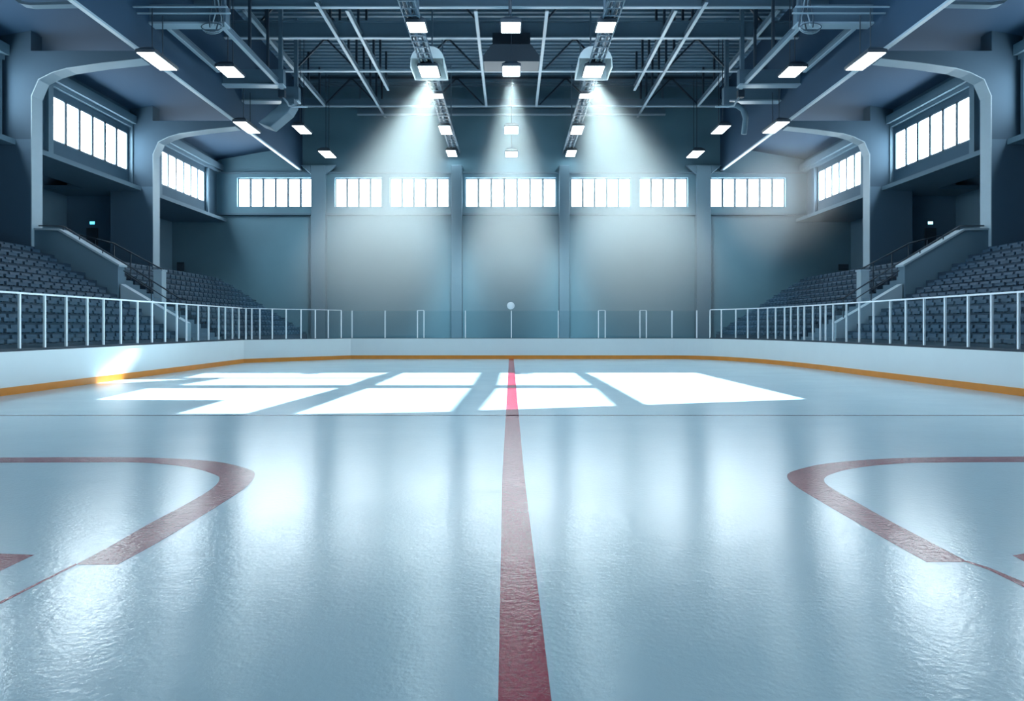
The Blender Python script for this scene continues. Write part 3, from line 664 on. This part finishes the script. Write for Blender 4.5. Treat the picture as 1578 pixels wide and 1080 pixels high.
# ---------------------------------------------------------------- beams of light in the haze
def haze_mat(L, r0, r1, dens, col=(1, 1, 1)):
    m = bpy.data.materials.new('haze'); m.use_nodes = True
    nt = m.node_tree; nt.nodes.clear(); K = nt.links
    o = nt.nodes.new('ShaderNodeOutputMaterial'); v = nt.nodes.new('ShaderNodeVolumeScatter')
    v.inputs['Color'].default_value = (*col, 1); v.inputs['Anisotropy'].default_value = .0
    tc = nt.nodes.new('ShaderNodeTexCoord'); sp = nt.nodes.new('ShaderNodeSeparateXYZ'); K.new(tc.outputs['Object'], sp.inputs[0])
    def math_(op, a, b=None, c=None):
        n = nt.nodes.new('ShaderNodeMath'); n.operation = op
        for i, q in enumerate((a, b, c)):
            if q is None: continue
            if isinstance(q, (int, float)): n.inputs[i].default_value = q
            else: K.new(q, n.inputs[i])
        return n.outputs[0]
    r = math_('SQRT', math_('ADD', math_('POWER', sp.outputs[0], 2), math_('POWER', sp.outputs[1], 2)))
    R = math_('MULTIPLY_ADD', sp.outputs[2], (r1-r0)/L, r0)
    def smooth(val, a, b):
        n = nt.nodes.new('ShaderNodeMapRange'); n.interpolation_type = 'SMOOTHSTEP'
        n.inputs['From Min'].default_value = a; n.inputs['From Max'].default_value = b
        n.inputs['To Min'].default_value = 1; n.inputs['To Max'].default_value = 0
        K.new(val, n.inputs[0]); return n.outputs[0]
    d = math_('MULTIPLY', smooth(math_('DIVIDE', r, R), .25, 1.0), smooth(sp.outputs[2], L*.55, L*.99))
    t = math_('MULTIPLY_ADD', math_('POWER', math_('MAXIMUM', math_('DIVIDE', sp.outputs[2], L), 0), 1.2), 1.5, .07)
    K.new(math_('MULTIPLY', math_('MULTIPLY', d, t), dens), v.inputs['Density']); K.new(v.outputs[0], o.inputs['Volume'])
    return m
def beam(p0, p1, r0, r1, power, spread, dens, label):
    p0, p1 = Vector(p0), Vector(p1); L = (p1-p0).length; q = (p1-p0).to_track_quat('Z', 'Y')
    b = bmesh.new(); bmesh.ops.create_cone(b, cap_ends=True, segments=40, radius1=r0, radius2=r1, depth=L)
    for v in b.verts: v.co.z += L/2
    M = q.to_matrix().to_4x4(); M.translation = p0; Mi = M.inverted()
    for co, no in (((0, 47.35, 0), (0, 1, 0)), ((0, 0, 1.2), (0, 0, -1))):      # stay clear of wall and floor
        b.transform(M); g = b.verts[:]+b.edges[:]+b.faces[:]
        r = bmesh.ops.bisect_plane(b, geom=g, plane_co=co, plane_no=no, clear_outer=True)
        bmesh.ops.holes_fill(b, edges=[x for x in b.edges if x.is_boundary], sides=0)
        b.transform(Mi)
    bmesh.ops.recalc_face_normals(b, faces=b.faces)
    if b.calc_volume(signed=True) < 0: bmesh.ops.reverse_faces(b, faces=b.faces)
    me = bpy.data.meshes.new('haze'); b.to_mesh(me); b.free(); me.materials.append(haze_mat(L, r0, r1, dens))
    o = bpy.data.objects.new('haze', me); COL.objects.link(o); o.location = p0; o.rotation_mode = 'QUATERNION'; o.rotation_quaternion = q
    tag(o, label, 'haze', 'hazy shafts under the lamps', 'stuff')
    ld = bpy.data.lights.new('lamp_beam', 'SPOT'); ld.energy = power; ld.color = (.66, .91, .97)
    ld.spot_size = math.radians(spread); ld.spot_blend = .8; ld.shadow_soft_size = .22
    lo = bpy.data.objects.new('lamp_beam', ld); COL.objects.link(lo); lo.location = p0+Vector((0, .15, -.52))
    lo.rotation_mode = 'QUATERNION'; lo.rotation_quaternion = (p1-p0).to_track_quat('-Z', 'Y')
beam((-4.0, 31.7, 14.5), (-10.4, 46.6, 2.4), 1.6, 7.8, 16500, 62, .14, 'hazy shaft of light slanting left from the hooded lamp')
beam((0, 31.7, 14.5), (0, 46.0, 2.2), 1.0, 5.6, 15000, 48, .14, 'hazy shaft of light under the middle lamp')
beam((4.0, 31.7, 14.5), (10.4, 46.6, 2.4), 1.6, 7.8, 16500, 62, .14, 'hazy shaft of light slanting right from the hooded lamp')

# soft haze drifting before the right-hand windows
b = bmesh.new(); bmesh.ops.create_icosphere(b, subdivisions=3, radius=1)
me = bpy.data.meshes.new('haze'); b.to_mesh(me); b.free()
m = bpy.data.materials.new('window_haze'); m.use_nodes = True; nt = m.node_tree; nt.nodes.clear()
out = nt.nodes.new('ShaderNodeOutputMaterial'); v = nt.nodes.new('ShaderNodeVolumeScatter'); v.inputs['Color'].default_value = (.97, 1, 1, 1)
tc = nt.nodes.new('ShaderNodeTexCoord'); ln = nt.nodes.new('ShaderNodeVectorMath'); ln.operation = 'LENGTH'
nt.links.new(tc.outputs['Object'], ln.inputs[0])
mr = nt.nodes.new('ShaderNodeMapRange'); mr.interpolation_type = 'SMOOTHSTEP'
mr.inputs['From Min'].default_value = .1; mr.inputs['From Max'].default_value = 1; mr.inputs['To Min'].default_value = .085; mr.inputs['To Max'].default_value = 0
nt.links.new(ln.outputs['Value'], mr.inputs[0]); nt.links.new(mr.outputs[0], v.inputs['Density']); nt.links.new(v.outputs[0], out.inputs['Volume'])
me.materials.append(m); o = bpy.data.objects.new('haze', me); COL.objects.link(o); o.location = (16.4, 39.8, 9.4); o.scale = (4.0, 6.6, 4.6)
tag(o, 'soft pale haze drifting before the windows of the right wall', 'haze', kind='stuff')

# ---------------------------------------------------------------- sun, sky, camera
sd = bpy.data.lights.new('sun', 'SUN'); sd.energy = 16.0; sd.angle = math.radians(.55); sd.color = (.90, .96, 1.0)
so = bpy.data.objects.new('sun', sd); COL.objects.link(so); so.location = (10, 18, 40)
so.rotation_mode = 'QUATERNION'; so.rotation_quaternion = Vector((-SX, 0, -1)).to_track_quat('-Z', 'Y')
w = bpy.data.worlds.new('sky'); SC.world = w; w.use_nodes = True
bg = w.node_tree.nodes['Background']; bg.inputs[0].default_value = (.55, .78, 1.0, 1); bg.inputs[1].default_value = 3.8

cam = bpy.data.cameras.new('camera'); co = bpy.data.objects.new('camera', cam); COL.objects.link(co)
co.location = (0, 0, H); co.rotation_euler = (math.pi/2, 0, 0)
cam.sensor_width = 36; cam.lens = 36*1000/1578; cam.shift_x = 1/1578; cam.shift_y = -37/1578; cam.clip_end = 300
SC.camera = co
vs = SC.view_settings; vs.view_transform = 'Standard'; vs.look = 'None'; vs.gamma = 1; vs.use_curve_mapping = False; vs.exposure = 0.2
cy = SC.cycles
cy.use_denoising = True; cy.max_bounces = 7; cy.diffuse_bounces = 4; cy.glossy_bounces = 4; cy.transmission_bounces = 4
cy.transparent_max_bounces = 16; cy.volume_bounces = 0; cy.sample_clamp_indirect = 20; cy.caustics_reflective = False; cy.caustics_refractive = False
